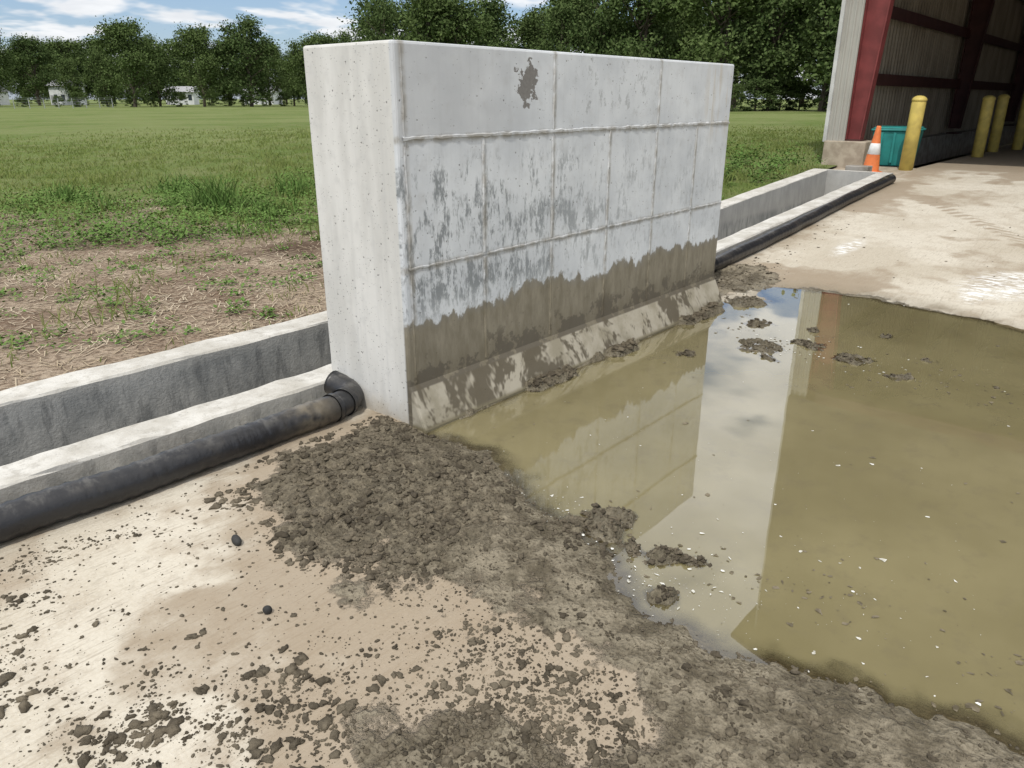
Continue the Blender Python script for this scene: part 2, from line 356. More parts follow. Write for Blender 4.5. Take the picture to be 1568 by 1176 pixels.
def slab_height(X,Y,full=False):
    sp,sc,st,isl,bank,far=masks(X,Y)
    h=G(X)+.004*(fbm(X,Y,2.5,3,9)-.5)
    h=h+.012*(1-sstep(-.15,.0,sp))
    h=h-.055*sstep(-.03,.38,sp)
    clod=sstep(-.05,.22,sc); thin=sstep(-.10,.16,st)
    lump=fbm(X,Y,16,4,21,.6); lump2=1-np.abs(2*fbm(X,Y,11,3,41,.6)-1); l3=fbm(X,Y,34,2,45)
    inner=sstep(.10,-.08,sp)
    h=h+clod*(.002+.036*np.clip(lump-.42,0,1)*1.8+.006*lump2+.030*np.clip(l3-.5,0,1))*(.3+.7*inner)
    h=h+thin*(1-clod)*(.002+.022*np.clip(lump-.44,0,1)*1.6+.022*np.clip(l3-.5,0,1))*(.15+.85*inner)
    ic=sstep(0,.07,isl)
    h=h+ic*(.052+.07*np.clip(lump-.4,0,1)+.03*(l3-.5))*sstep(-.08,.2,sp)
    bc=sstep(0,.07,bank)
    h=h+bc*(.040+.07*np.clip(lump-.4,0,1))
    fc=sstep(0,.2,far)
    h=h+fc*(.006+.04*np.clip(lump-.42,0,1)*1.5)
    if not full: return h
    mud=np.clip(np.maximum.reduce([clod,thin*.8,ic,bc,fc*.8,sstep(-.03,.1,sp)*.9]),0,1)
    wet=np.clip(np.maximum(sstep(-.22,.02,sp)*.9,thin*.25),0,1)
    trk=np.abs((Y+1.5)-.55*(X-7.2)-.25*np.sin(X*.8)); chev=.5+.5*np.sin((X*1.0+np.abs(((Y+1.5)-.55*(X-7.2)))*.8)*38)
    track=sstep(.28,.05,trk)*(.35+.65*chev)*(X>5.3)*(X<9.4)
    trk2=np.abs((Y+3.4)-.55*(X-7.2)); track=np.maximum(track,sstep(.28,.05,trk2)*(.35+.65*chev)*(X>5.0)*(X<9.4))
    soil_shade=np.exp(-np.clip(-np.maximum(sc,st),0,9)/.30)*.9*(X<1.2)+.9*sstep(11.9,12.6,X)+.45*sstep(10.2,12,X)+.5*sstep(.55,.0,np.abs(Y-.45))*(X>3.6)+.85*track+.45*sstep(-.9,0,sp)*(X>3.5)+.55*sstep(.48,.62,fbm(X,Y,1.6,3,90))  # brown past the shed front paints interior shade along with floor dirt
    soil_shade=np.clip(soil_shade,0,1)
    white=np.zeros(X.shape)
    for cx,cy,rx,ry in [(6.0,-.24,.5,.13),(5.2,-1.75,.5,.35),(5.6,-2.0,.25,.5),(4.9,-1.65,.4,.12),(6.1,-2.9,.6,.25)]:
        white=np.maximum(white,1-sstep(.4,1.1,np.hypot((X-cx)/rx,(Y-cy)/ry)))
    return h,mud,np.maximum(clod,np.maximum(bc,ic)),wet,soil_shade,white
sx=np.concatenate([[-40,-20,-10,-6,-4.2],np.arange(-3.2,4.8,.0125),np.arange(4.8,12.6,.05),[13,14,16,20,26,34,45]])
ty=np.concatenate([[-60,-35,-18,-10,-7,-5.5],np.arange(-4.4,.655,.0125)])
Xg,Yg=np.meshgrid(sx,ty,indexing='ij')
hh,mud,clodm,wet,soil_shade,white=slab_height(Xg,Yg,True)
hh=np.where((Xg>0.03)&(Xg<3.34)&(Yg>.03),hh-.02,hh)
V=np.stack([Xg,Yg,hh],-1).reshape(-1,3)
ni,nj=len(sx),len(ty)
ii,jj=np.meshgrid(np.arange(ni-1),np.arange(nj-1),indexing='ij');a=(ii*nj+jj).ravel()
F=np.stack([a,a+nj,a+nj+1,a+1],1)
slab=np_mesh('concrete_slab',V,F,[M_slab],smooth=True)
for n_,ar in (('mud',mud),('clod',clodm),('wet',wet),('soil_shade',soil_shade),('white',white),('big',fbm(Xg,Yg,1.1,5,99,.6))): attr(slab,n_,ar)

# water
wx=np.concatenate([np.arange(-.9,4.7,.03)]);wy=np.arange(-7.6,.02,.03)
Xw,Yw=np.meshgrid(wx,wy,indexing='ij')
V=np.stack([Xw,Yw,Xw*0],-1).reshape(-1,3);nj=len(wy)
ii,jj=np.meshgrid(np.arange(len(wx)-1),np.arange(nj-1),indexing='ij');a=(ii*nj+jj).ravel()
F=np.stack([a,a+nj,a+nj+1,a+1],1)
keep=(sdf(PUD,Xw,Yw).ravel()>-.3); F=F[keep[F].all(1)]
water=np_mesh('puddle_water',V,F,[M_water],smooth=True)
attr(water,'depth',np.clip(-slab_height(Xw,Yw)/.05,0,1))

# ---------------------------------------------------------------- scattered clods / foam
def ico(sub):
    bm=bmesh.new();bmesh.ops.create_icosphere(bm,subdivisions=sub,radius=1)
    v=np.array([x.co[:] for x in bm.verts]);f=np.array([[q.index for q in x.verts] for x in bm.faces]);bm.free();return v,f
def scatter_lumps(name,P,R,mat,sub=2,flat=.65,rough=.45,sink=.25,smooth=True):
    bv,bf=ico(sub);n=len(P);nv=len(bv)
    ph=rng.uniform(0,50,(n,3,1))
    D=1+rough*(np.sin((bv@np.array([3.1,1.7,2.3]))[None]+ph[:,0])*.5+np.sin((bv@np.array([-2.1,4.3,1.1]))[None]+ph[:,1])*.35+np.sin((bv@np.array([5.7,-3.3,6.1]))[None]+ph[:,2])*.28)+rng.normal(0,.10*min(1,rough*2.2),(n,nv))
    v=bv[None]*D[:,:,None]*np.stack([rng.uniform(.75,1.5,n),rng.uniform(.6,1.1,n),flat*rng.uniform(.6,1.2,n)],1)[:,None,:]
    a_=rng.uniform(0,6.28,(n,1));c,s_=np.cos(a_),np.sin(a_)
    out=np.stack([v[:,:,0]*c-v[:,:,1]*s_,v[:,:,0]*s_+v[:,:,1]*c,v[:,:,2]],-1)*R[:,None,None]
    z=slab_height(P[:,0],P[:,1])
    P3=np.stack([P[:,0],P[:,1],z+R*sink],1)
    V=(out+P3[:,None,:]).reshape(-1,3)
    F=(bf[None]+(np.arange(n)*nv)[:,None,None]).reshape(-1,3)
    return np_mesh(name,V,F,[mat],smooth=smooth)
def in_poly(poly,n,margin=0):
    p=np.array(poly);lo,hi=p.min(0),p.max(0);res=[]
    while sum(map(len,res))<n:
        q=rng.uniform(lo,hi,(n*3,2));q=q[sdf(poly,q[:,0],q[:,1])>margin];res.append(q)
    return np.concatenate(res)[:n]
def gauss(c,sg,n): return rng.normal(0,1,(n,2))*np.array(sg)+np.array(c)
Ps=[];Rs=[]
def add(P,rlo,rhi,pw=2.5):
    Ps.append(P);Rs.append(rlo+(rhi-rlo)*rng.uniform(0,1,len(P))**pw)
P=in_poly(CLOD,2700,-.09);add(P[fbm(P[:,0],P[:,1],5,3,12)>.42],.003,.019,3.2)
P=in_poly(THIN,9000,-.06);P=P[(P[:,1]>-4)];P=P[fbm(P[:,0],P[:,1],4,3,14)>.43];sp_=sdf(PUD,P[:,0],P[:,1]);add(P[sp_<.07],.002,.0135,2.8)
P=in_poly(THIN,26000,-.06);P=P[(P[:,1]>-3.2)];sp_=sdf(PUD,P[:,0],P[:,1]);P=P[sp_<.06]
crumbs=[P];
def clumped(c,sg,n):   # clods that fell together in little heaps
    out=[]
    while len(out)<n:
        q=rng.normal(0,1,2)*np.array(sg)+np.array(c);k=int(rng.integers(1,9));out+=list(rng.normal(0,.018,(k,2))+q)
    return np.array(out[:n])
for c,sg,n,hi in [((-1.98,.0),(.15,.19),110,.018),((-2.05,-.42),(.10,.18),90,.018),((-1.86,-.98),(.14,.14),200,.020),((-1.62,-1.22),(.13,.12),110,.018),((-1.45,-1.15),(.10,.12),60,.018),
   ((-1.12,-1.62),(.14,.12),160,.016),((-1.02,-1.80),(.09,.12),110,.016),((-1.25,-1.70),(.17,.14),140,.015),((-1.7,.12),(.25,.05),60,.011),((-1.15,-1.35),(.14,.12),50,.014),((-.98,-1.45),(.10,.10),60,.013)]:
    add(clumped(c,sg,n),.003,hi,2.6); crumbs.append(clumped(c,sg,n*4))
add(rng.uniform((-2.2,-1.9),(-.9,.3),(500,2)),.0012,.009,4)
crumbs.append(rng.uniform((-2.2,-1.9),(-.9,.3),(1800,2)))
add(rng.uniform((-2.4,-3.2),(-.4,-1.5),(700,2)),.002,.016,3)
for cx,cy,r in ISL: add(gauss((cx,cy),(r*.55,r*.55),int(1000*r)),.003,.014)
q=np.stack([rng.uniform(.3,3.5,560),rng.normal(-.13,.035,560)],1);q=q[fbm(q[:,0],q[:,0]*0,2.2,2,77)<.53];add(q,.006,.026)
add(np.stack([rng.normal(4.2,.4,320),rng.normal(.2,.16,320)],1),.004,.018)
add(np.stack([rng.uniform(3.4,8,160),rng.uniform(.05,.45,160)],1),.003,.012,3)
add(np.stack([rng.uniform(4.6,9,90),rng.uniform(-2.6,.1,90)],1),.003,.014,4)
# lumps breaking the surface along the near shore
q=np.stack([rng.normal(-.36,.16,520),rng.uniform(-3.6,-1.9,520)],1);q=q[fbm(q[:,0],q[:,1],4,3,33)>.5];nsh=len(q)
P=np.concatenate(Ps);R=np.concatenate(Rs)
okf=lambda P:((P[:,1]<.29)&~((P[:,0]>-.01)&(P[:,0]<3.37)&(P[:,1]>-.09)))|((P[:,0]>3.5)&(P[:,1]<.42))
ok=okf(P)
cl_o=scatter_lumps('mud_clods',P[ok],R[ok],M_clod,2,.6,.5,.10)
P=np.concatenate(crumbs+[q]);P=P[okf(P)]
scatter_lumps('mud_crumbs',P,.0012+.0058*rng.uniform(0,1,len(P))**2.5,M_clod,1,.7,.4,.2)
scatter_lumps('walnut_hull',np.array([[-1.18,-.314]]),np.array([.023]),M_black,3,.95,.05,.6)
scatter_lumps('walnut_hull',np.array([[-1.335,-.767]]),np.array([.020]),M_black,3,.95,.05,.6)

def flakes(name,P,R,mat,z0):
    n=len(P);k=6;ang=np.linspace(0,2*np.pi,k,endpoint=False)[None]+rng.uniform(0,6,(n,1))
    rr=R[:,None]*rng.uniform(.4,1.25,(n,k));st=rng.uniform(.3,1,(n,1));th=rng.uniform(0,3.14,(n,1))
    x=np.cos(ang)*rr;y=np.sin(ang)*rr*st
    x2=x*np.cos(th)-y*np.sin(th);y2=x*np.sin(th)+y*np.cos(th)
    top=np.stack([P[:,:1]+x2,P[:,1:2]+y2,np.full((n,k),z0)+rng.uniform(0,.0015,(n,1))],-1)
    return np_mesh(name,top.reshape(-1,3),np.arange(n*k).reshape(n,k),[mat])
P=in_poly(PUD,3000,.0);P=P[P[:,1]>-5]
w_=np.exp(-((P[:,0]-.0)/.9)**2)*.35+.10+.5*np.exp(-(((P[:,0]-2.7)/.35)**2));P=P[rng.uniform(0,1.3,len(P))<w_]
flakes('foam_flecks',P,.0018+.013*rng.uniform(0,1,len(P))**6,M_foam,.0015)
Q=np.concatenate([gauss((-.17,-1.05),(.08,.2),110),gauss((-.30,-1.65),(.10,.18),180),gauss((2.6,-1.2),(.2,.35),140),gauss((0.0,-2.1),(.3,.35),60)])
flakes('floating_scum',Q,.0015+.010*rng.uniform(0,1,len(Q))**4,M_foam,.002)
P=rng.uniform((-.55,-5),(4.2,0),(14000,2));P=P[sdf(PUD,P[:,0],P[:,1])>0];w_=.9*np.exp(-((P[:,0]+.2)/.40)**2)*(P[:,1]<-1.2)+.02+.9*np.exp(-(((P[:,0]-2.7-.2*(P[:,1]+1.2))/.26)**2))*(P[:,1]>-4)
w_=w_*sstep(.36,.6,fbm(P[:,0],P[:,1],5,3,18));P=P[rng.uniform(0,1,len(P))<w_]
flakes('floating_debris',P,.002+.017*rng.uniform(0,1,len(P))**3,M_debris,.001)

# ---------------------------------------------------------------- push wall
L=3.37;H=1.837;T=.66
prof=[(-.105,-.12),(-.105,.012),(-.012,.205),(0,.225),(0,H),(T,H),(T,-.5),(.2,-.5)]
bm=bmesh.new()
a0=[bm.verts.new((0,y,z)) for y,z in prof];a1=[bm.verts.new((L,y,z)) for y,z in prof];n=len(prof)
bm.faces.new(a0[::-1]);bm.faces.new(a1)
for i in range(n): bm.faces.new([a0[i],a0[(i+1)%n],a1[(i+1)%n],a1[i]])
bmesh.ops.recalc_face_normals(bm,faces=bm.faces)
me=bpy.data.meshes.new('concrete_push_wall');bm.to_mesh(me);bm.free();me.materials.append(M_wall)
wall=link(bpy.data.objects.new('concrete_push_wall',me))
b=wall.modifiers.new('bevel','BEVEL');b.width=.013;b.segments=2;b.limit_method='ANGLE';b.angle_limit=math.radians(50)
RV=[];RF=[]
def fin(p0,p1,w=.013,h=.005):
    p0=np.array(p0,float);p1=np.array(p1,float);d=p1-p0;ln=np.linalg.norm(d);d/=ln;nrm=np.array([-d[1],d[0]])
    m=max(2,int(ln/.035));base=len(RV)
    for i in range(m+1):
        c=p0+d*ln*i/m+nrm*rng.normal(0,.0015);ww=w*rng.uniform(.6,1.15);hh_=h*rng.uniform(.25,1.2)
        for o_,y in ((-ww,.004),(-ww*.45,-hh_),(ww*.45,-hh_),(ww,.004)):
            q=c+nrm*o_;RV.append((q[0],y,q[1]))
    for i in range(m):
        for k in range(3):
            q=base+i*4+k;RF.append((q,q+1,q+5,q+4))
z1,z2=1.426,.824
fin((.03,z1),(L-.01,z1),.014,.008);fin((.03,z2),(L-.01,z2),.009,.005)
fin((.045,.24),(.045,H-.02),.007,.004)
for a_ in (1.155,2.29): fin((a_,z1+.012),(a_,H-.02),.012,.007)
for a_ in (.573,1.155,1.727,2.29,2.85):
    fin((a_,z2+.01),(a_,z1-.012),.012,.007);fin((a_,.24),(a_,z2-.01),.011,.006)
fins=mesh_obj('form_joint_fins',RV,RF,M_wall,wall)

# ---------------------------------------------------------------- drain channel
def extrude_profile(name,prof,S,mat,zfun,parent=None,jit=.0025):
    m=len(prof);V=[]
    for s_ in S:
        j=rng.normal(0,jit,(m,2))
        for k,(y,z) in enumerate(prof): V.append((s_,y+j[k,0],z+j[k,1]+float(zfun(s_))))
    F=[]
    for i in range(len(S)-1):
        for k in range(m-1):
            q=i*m+k;F.append((q,q+m,q+m+1,q+1))
    return mesh_obj(name,V,F,mat,parent)
prof=[(.64,-.08),(.64,.108),(.652,.12),(.848,.12),(.862,.106),(.865,-.5),(1.595,-.5),(1.60,.118),(1.612,.13),(1.82,.132),(1.832,.12),(1.835,-.2)]
prof=prof[::-1]
S=np.concatenate([np.arange(-9,4,.12),np.arange(4,10.45,.25),[10.5]])
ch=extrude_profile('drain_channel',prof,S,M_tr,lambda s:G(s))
gz=float(G(10.5))
mesh_obj('end_wall',[(10.5,.635,gz-.3),(10.5,1.84,gz-.3),(10.5,1.84,gz+.125),(10.5,.635,gz+.125),(10.62,.635,gz-.3),(10.62,1.84,gz-.3),(10.62,1.84,gz+.125),(10.62,.635,gz+.125)],
 [(0,1,2,3),(4,7,6,5),(3,2,6,7),(0,3,7,4),(1,5,6,2)],M_tr,ch)
za_=float(G(10.62))+.004;zb_=float(G(12.1))+.004
mesh_obj('concrete_apron',[(10.62,.64,za_),(12.1,.64,zb_),(12.1,1.84,zb_),(10.62,1.84,za_),(10.62,.64,-.3),(12.1,.64,-.3),(12.1,1.84,-.3),(10.62,1.84,-.3)],
 [(0,1,2,3),(4,5,1,0),(5,6,2,1),(6,7,3,2),(7,4,0,3)],M_pier)

# ---------------------------------------------------------------- hose
def tube(name,pts,r,mat,parent=None,seg=20,step=.03,wr=.0018,dustc=None):
    pts=[Vector(p) for p in pts];P=[]
    for i in range(len(pts)-1):
        p0=pts[max(i-1,0)];p1=pts[i];p2=pts[i+1];p3=pts[min(i+2,len(pts)-1)]
        m=max(2,int((p2-p1).length/step))
        for k in range(m):
            t=k/m;P.append(.5*((2*p1)+(-p0+p2)*t+(2*p0-5*p1+4*p2-p3)*t*t+(-p0+3*p1-3*p2+p3)*t**3))
    P.append(pts[-1]);V=[];F=[];D=[]
    for i,p in enumerate(P):
        d=(P[min(i+1,len(P)-1)]-P[max(i-1,0)]).normalized();sd=d.cross(Vector((0,0,1))).normalized();u=sd.cross(d)
        for k in range(seg):
            a_=k/seg*2*math.pi
            rr=r+wr*math.sin(i*2.1+a_)+wr*1.5*math.sin(i*.23+a_)+random.gauss(0,wr*.35)
            V.append(p+sd*math.cos(a_)*rr+u*math.sin(a_)*rr)
            D.append(0 if dustc is None else math.exp(-((p-Vector(dustc)).length/.11)**2))
    for i in range(len(P)-1):
        for k in range(seg): F.append((i*seg+k,i*seg+(k+1)%seg,(i+1)*seg+(k+1)%seg,(i+1)*seg+k))
    F.append(tuple(range(seg)));F.append(tuple(reversed(range((len(P)-1)*seg,len(P)*seg))))
    o=mesh_obj(name,V,F,mat,parent,True);attr(o,'dust',D);return o
g=lambda s:float(G(s))
hose=tube('black_drain_hose',[(-7,.43,.085),(-4,.40,.085),(-2.4,.41,.085),(-1.75,.385,.085),(-1.13,.355,.085),(-.6,.36,.085),(-.32,.355,.083),(-.20,.37,.08)],.072,M_hose,dustc=(-.38,.36,.10),step=.022,wr=.0024)
tube('elbow',[(-.215,.365,.082),(-.12,.385,.085),(-.045,.44,.09),(-.03,.53,.105),(-.045,.60,.12)],.070,M_hose,hose,wr=.001,step=.02)
for k,(c,d) in enumerate([((-.215,.366,.082),(1,.15,0)),((-.13,.382,.085),(1,.4,.02))]):
    d=Vector(d).normalized();c=Vector(c)
    tube('clamp_%d'%k,[c-d*.014,c,c+d*.014],.078,M_hose,hose,wr=.0004,step=.008)
tube('black_drain_hose',[(3.45,.40,.08),(4.0,.47,.08),(4.57,.50,.08+g(4.57)),(5.6,.50,.08+g(5.6)),(6.71,.52,.08+g(6.71)),(8.2,.56,.08+g(8.2)),(9.6,.57,.08+g(9.6)),(10.3,.57,.08+g(10.3))],.068,M_hose)

# ---------------------------------------------------------------- field
def field_z(X,Y):
    return .085+G(X)*.9*np.exp(-np.clip(Y-6,0,99)/60)+.03*(fbm(X,Y,.6,3,51)-.5)*sstep(1.9,3,Y)+.02*(fbm(X,Y,5,3,52)-.5)*sstep(1.9,2.2,Y)
fx=np.concatenate([[-900,-400,-200,-100,-60,-40,-28,-18,-12,-8],np.arange(-6,16,.08),np.arange(16,40,1.0),[45,60,80,110,150,220,400,900]])
fy=np.concatenate([np.arange(1.83,4,.06),np.arange(4,22,.15),np.arange(22,45,1.0),[50,60,75,95,120,160,220,400,900]])
Xf,Yf=np.meshgrid(fx,fy,indexing='ij');Zf=field_z(Xf,Yf)
V=np.stack([Xf,Yf,Zf],-1).reshape(-1,3);nj=len(fy)
ii,jj=np.meshgrid(np.arange(len(fx)-1),np.arange(nj-1),indexing='ij');a=(ii*nj+jj).ravel()
field=np_mesh('grass_field',V,np.stack([a,a+nj,a+nj+1,a+1],1),[M_field],smooth=True)
def dirt_mask(X,Y):
    d=np.hypot((X+.4)/5.4,(Y-3.0)/7.9)
    return 1-sstep(.50,1.25,d+(fbm(X,Y,.9,4,61)-.5)*1.1)
attr(field,'dirt',dirt_mask(Xf,Yf))
attr(field,'dark',.85*(1-sstep(.3,1.1,np.hypot((Xf-2.3)/.9,(Yf-4.4)/.6)+(fbm(Xf,Yf,3,3,8)-.5)*.6)))
gs=mesh_obj('ground',[(-1500,-1500,-.75),(1500,-1500,-.75),(1500,1500,-.75),(-1500,1500,-.75)],[(0,1,2,3)],M_straw)

def blades(name,P,Hh,W,mat,lean=.5,parent=None,zf=None):
    n=len(P);z=(zf or field_z)(P[:,0],P[:,1]);a_=rng.uniform(0,6.28,n);l=rng.uniform(.1,lean,n)*Hh;fa=rng.uniform(0,6.28,n)
    B=np.stack([P[:,0],P[:,1],z-.01],1);dx=np.stack([np.cos(fa),np.sin(fa),fa*0],1)*W[:,None]*.5
    D=np.stack([np.cos(a_)*l,np.sin(a_)*l,Hh],1)
    mid=B+D*np.array([.35,.35,.6]);tip=B+D
    V=np.stack([B-dx,B+dx,mid+dx*.8,mid-dx*.8,tip],1).reshape(-1,3);k=np.arange(n)*5
    F3=np.stack([k+3,k+2,k+4],1);F4=np.stack([k,k+1,k+2,k+3],1)
    F=np.concatenate([F4[:,[0,1,2]],F4[:,[0,2,3]],F3])
    return np_mesh(name,V,F,[mat],parent)
n=170000
ang=rng.uniform(math.radians(6),math.radians(80),n);rr=5+ (rng.uniform(0,1,n)**.85)*33
P=np.stack([CAM[0]+np.cos(ang)*rr,CAM[1]+np.sin(ang)*rr],1);ok=(P[:,1]>1.9)&(P[:,0]<60)
P=P[ok];rr=rr[ok]
gm=1-dirt_mask(P[:,0],P[:,1]);cl=fbm(P[:,0],P[:,1],1.5,4,71)
pr=np.clip(gm*1.1-.08,0.0,1)*np.clip(.35+1.6*(cl-.35),.05,1)*sstep(38,20,rr)+.22*sstep(.5,.60,cl)*sstep(38,20,rr)
pr[P[:,1]<2.1]+=.15
ok=rng.uniform(0,1,len(P))<pr;P=P[ok];rr=rr[ok]
tall=1+1.5*sstep(.52,.65,fbm(P[:,0],P[:,1],.7,3,73))*sstep(22,14,rr)
blades('field_grass',P,rng.uniform(.03,.09,len(P))*(1+rr*.005)*tall,.006+rr*.0007,M_grass,1.3)
n=34000;P=np.stack([rng.uniform(-4,5,n),rng.uniform(1.9,11,n)],1);P=P[rng.uniform(0,1,n)<dirt_mask(P[:,0],P[:,1])*1.3*fbm(P[:,0],P[:,1],2,3,15)]
n=len(P);z=field_z(P[:,0],P[:,1])+.008;a_=rng.uniform(0,3.14,n);ln=rng.uniform(.015,.07,n);d=np.stack([np.cos(a_)*ln,np.sin(a_)*ln,rng.normal(0,.007,n)],1);w=np.stack([-np.sin(a_),np.cos(a_),a_*0],1)*.003
B=np.stack([P[:,0],P[:,1],z],1);V=np.stack([B-d-w,B+d-w,B+d+w,B-d+w],1).reshape(-1,3)
np_mesh('straw_litter',V,np.arange(n*4).reshape(n,4),[M_straw])
def weeds(name,centers,mat):
    Vs=[];Fs=[];o_=0
    for cx,cy,r,h,cnt in centers:
        z0=float(field_z(np.array([cx]),np.array([cy]))[0])
        for i in range(cnt):
            a_=random.uniform(0,6.28);q=r*random.random()**.6;x=cx+math.cos(a_)*q;y=cy+math.sin(a_)*q;z=z0+h*random.random()*(1-.6*q/r)
            sz=random.uniform(.02,.05)*(.7+h);az=random.uniform(0,6.28);tl=random.uniform(-.2,.8)
            d=Vector((math.cos(az)*math.cos(tl),math.sin(az)*math.cos(tl),math.sin(tl)));s_=d.cross(Vector((0,0,1))).normalized()*.42
            p=Vector((x,y,z));Vs+=[p,p+(d*.5+s_)*sz,p+d*sz*1.15,p+(d*.5-s_)*sz];Fs.append((o_,o_+1,o_+2,o_+3));o_+=4
    return mesh_obj(name,Vs,Fs,mat)
def polar(px,D):  # bearing (degrees right of the view axis) and distance from the standpoint
    fa=math.radians(40.6-px);return CAM[0]+math.cos(fa)*D,CAM[1]+math.sin(fa)*D
C=[]
for i in range(300):
    x,y=polar(random.uniform(-36,-12),random.uniform(9.2,15.5));C.append((x,y,random.uniform(.12,.4),random.uniform(.08,.32),random.randint(40,150)))
for i in range(150):
    x,y=polar(random.uniform(-36,-12),random.uniform(5.2,9.8))
    if y>2.1:C.append((x,y,random.uniform(.05,.20),random.uniform(.02,.09),random.randint(10,50)))
weeds('broadleaf_weeds',C,M_weed)
C=[]
for i in range(50): C.append((random.uniform(9.2,12.2),random.uniform(2.1,4.2),random.uniform(.12,.35),random.uniform(.1,.45),random.randint(60,160)))
for i in range(30): C.append((random.uniform(5,9.8),random.uniform(1.95,3.2),random.uniform(.05,.2),random.uniform(.04,.12),random.randint(20,50)))
weeds('weeds_by_shed',C,M_weed)
for (b_,D,hgt,cnt) in [(-21.0,11.6,.62,240),(-16,13,.4,120),(-30,14,.35,100),(-19,9.6,.22,60),(-24,14.5,.4,100),(-17.5,11,.3,90),(-28,12.5,.3,80)]:
    x,y=polar(b_,D);blades('tall_grass_clump',gauss((x,y),(.16,.16),cnt),rng.uniform(.4,1,cnt)*hgt,np.full(cnt,.016),M_weed,1.1)

# ---------------------------------------------------------------- trees
def cyl_between(V,F,p,q,r0,r1,seg=7):
    p=Vector(p);q=Vector(q);d=(q-p).normalized();s_=d.orthogonal().normalized();u=d.cross(s_);b=len(V)
    for c,r in ((p,r0),(q,r1)):
        for k in range(seg):
            a_=k/seg*6.2832;V.append(c+s_*math.cos(a_)*r+u*math.sin(a_)*r)
    for k in range(seg):F.append((b+k,b+(k+1)%seg,b+seg+(k+1)%seg,b+seg+k))
def tree_mesh(seed,h=1.0,w=.42,crown0=.22,nl=9000,clumps=46,leaf=.018):
    r=np.random.default_rng(seed);random.seed(seed);V=[];F=[]
    k=5;pts=[Vector((r.normal(0,.008)*i,r.normal(0,.008)*i,h*.8*i/k)) for i in range(k+1)]
    for i in range(k):cyl_between(V,F,pts[i],pts[i+1],.022*(1-i/k*.85),.022*(1-(i+1)/k*.85))
    cents=[]
    for c in range(clumps):
        z=crown0+(h*.95-crown0)*r.uniform(0,1)**.9;f=(z-crown0)/(h-crown0)
        rad=w*.5*(math.sin(math.pi*min(1,max(.04,f*.80+.16)))**.6)*(.5+.5*r.uniform())
        a_=r.uniform(0,6.28);q=rad*(r.uniform(.2,1)**.7);cents.append((math.cos(a_)*q,math.sin(a_)*q,z,r.uniform(.05,.13)))
    for cx,cy,cz,cr in cents[::2]:
        zz=max(crown0*.6,cz-.18);t=min(.99,zz/(h*.8));b0=pts[0].lerp(pts[-1],t)
        cyl_between(V,F,b0,(cx,cy,cz),.007,.002,5)
    nb=len(F);V=np.array([v[:] for v in V]);F=list(F)
    C=np.array(cents);pw=C[:,3]**2;idx=r.choice(len(C),nl,p=pw/pw.sum());c=C[idx]
    d=r.normal(0,1,(nl,3));d/=np.linalg.norm(d,axis=1)[:,None];rad=np.abs(r.normal(.75,.38,nl))
    p=c[:,:3]+d*(c[:,3]*rad)[:,None]*np.array([1.1,1.1,.8])
    u=d*.5+r.normal(0,.8,(nl,3));u/=np.linalg.norm(u,axis=1)[:,None];v=np.cross(u,r.normal(0,1,(nl,3)));v/=np.linalg.norm(v,axis=1)[:,None]
    s_=(leaf*r.uniform(.35,1.0,nl))[:,None]
    Q=np.stack([p-u*s_,p+v*s_*.6,p+u*s_,p-v*s_*.6],1).reshape(-1,3);o_=len(V)
    V=np.concatenate([V,Q]);F=np.concatenate([np.array(F),np.arange(nl*4).reshape(nl,4)+o_])
    me_o=np_mesh('t',V,F,[M_bark,M_leafA],matidx=[0]*nb+[1]*nl)
    me=me_o.data;bpy.data.objects.remove(me_o);return me
TM=[tree_mesh(1,1,.55,.10,12000,52),tree_mesh(2,1,.68,.08,13000,60),tree_mesh(3,1,.48,.14,11000,42),tree_mesh(4,1,.8,.07,14000,64),tree_mesh(5,1,.6,.22,10000,40)]
BM=tree_mesh(9,1,1.5,.02,6000,60,.035)
random.seed(11)
TL=empty('tree_line')
def put(me,b,D,h,wd=1.0,parent=TL,name='tree'):
    x,y=polar(b,D);o=bpy.data.objects.new(name,me);o.location=(x,y,float(field_z(np.array([x]),np.array([max(y,2)]))[0])-.1)
    o.scale=(h*wd,h*wd,h);o.rotation_euler=(0,0,random.uniform(0,6.28));link(o,parent)
for b,D,h,k in [(-33,175,14,1),(-30.5,190,13,3),(-28.5,185,9,0),(-26.8,170,10,1),(-25.2,150,13.5,3),(-23.7,160,12,1),(-21.0,150,13,3),(-19.4,165,12,0),(-18.0,150,14.5,1),(-16.8,170,12,3),(-15.2,160,10,2),(-14,140,11,1),(-12.8,160,13,3),(-11.2,150,12.5,1),(-10,150,10,0),
   (-35,160,13,3),(-38,160,15,1),(-41,160,14,0)]:
    put(TM[k],b,D,h,random.uniform(.9,1.15))
bb=-44
while bb<-7:
    put(TM[random.randrange(4)],bb,random.uniform(225,260),random.uniform(9,16.5),1.3);bb+=random.uniform(.7,1.3)
bb=-9.0
while bb<34:
    D=random.uniform(92,110) if bb<12 else random.uniform(76,90)
    put(TM[random.randrange(5)],bb,D,random.uniform(11,15.5)*(1.22 if bb>12 else 1.04),random.uniform(.8,1.2));bb+=random.uniform(1.6,3.4)
bb=-9
while bb<34:
    put(TM[random.randrange(5)],bb,random.uniform(118,135),random.uniform(12,17),1.2);bb+=random.uniform(1.9,3.0)
HB=empty('hedgerow')
bb=-36
while bb<34:
    D=random.uniform(150,175) if bb<-9 else (random.uniform(98,112) if bb<12 else random.uniform(80,90))
    put(BM,bb,D,random.uniform(1.6,2.8) if bb<-9 else random.uniform(2,4.0),random.uniform(1,1.6),HB,'bush');bb+=random.uniform(1.0,2.0)

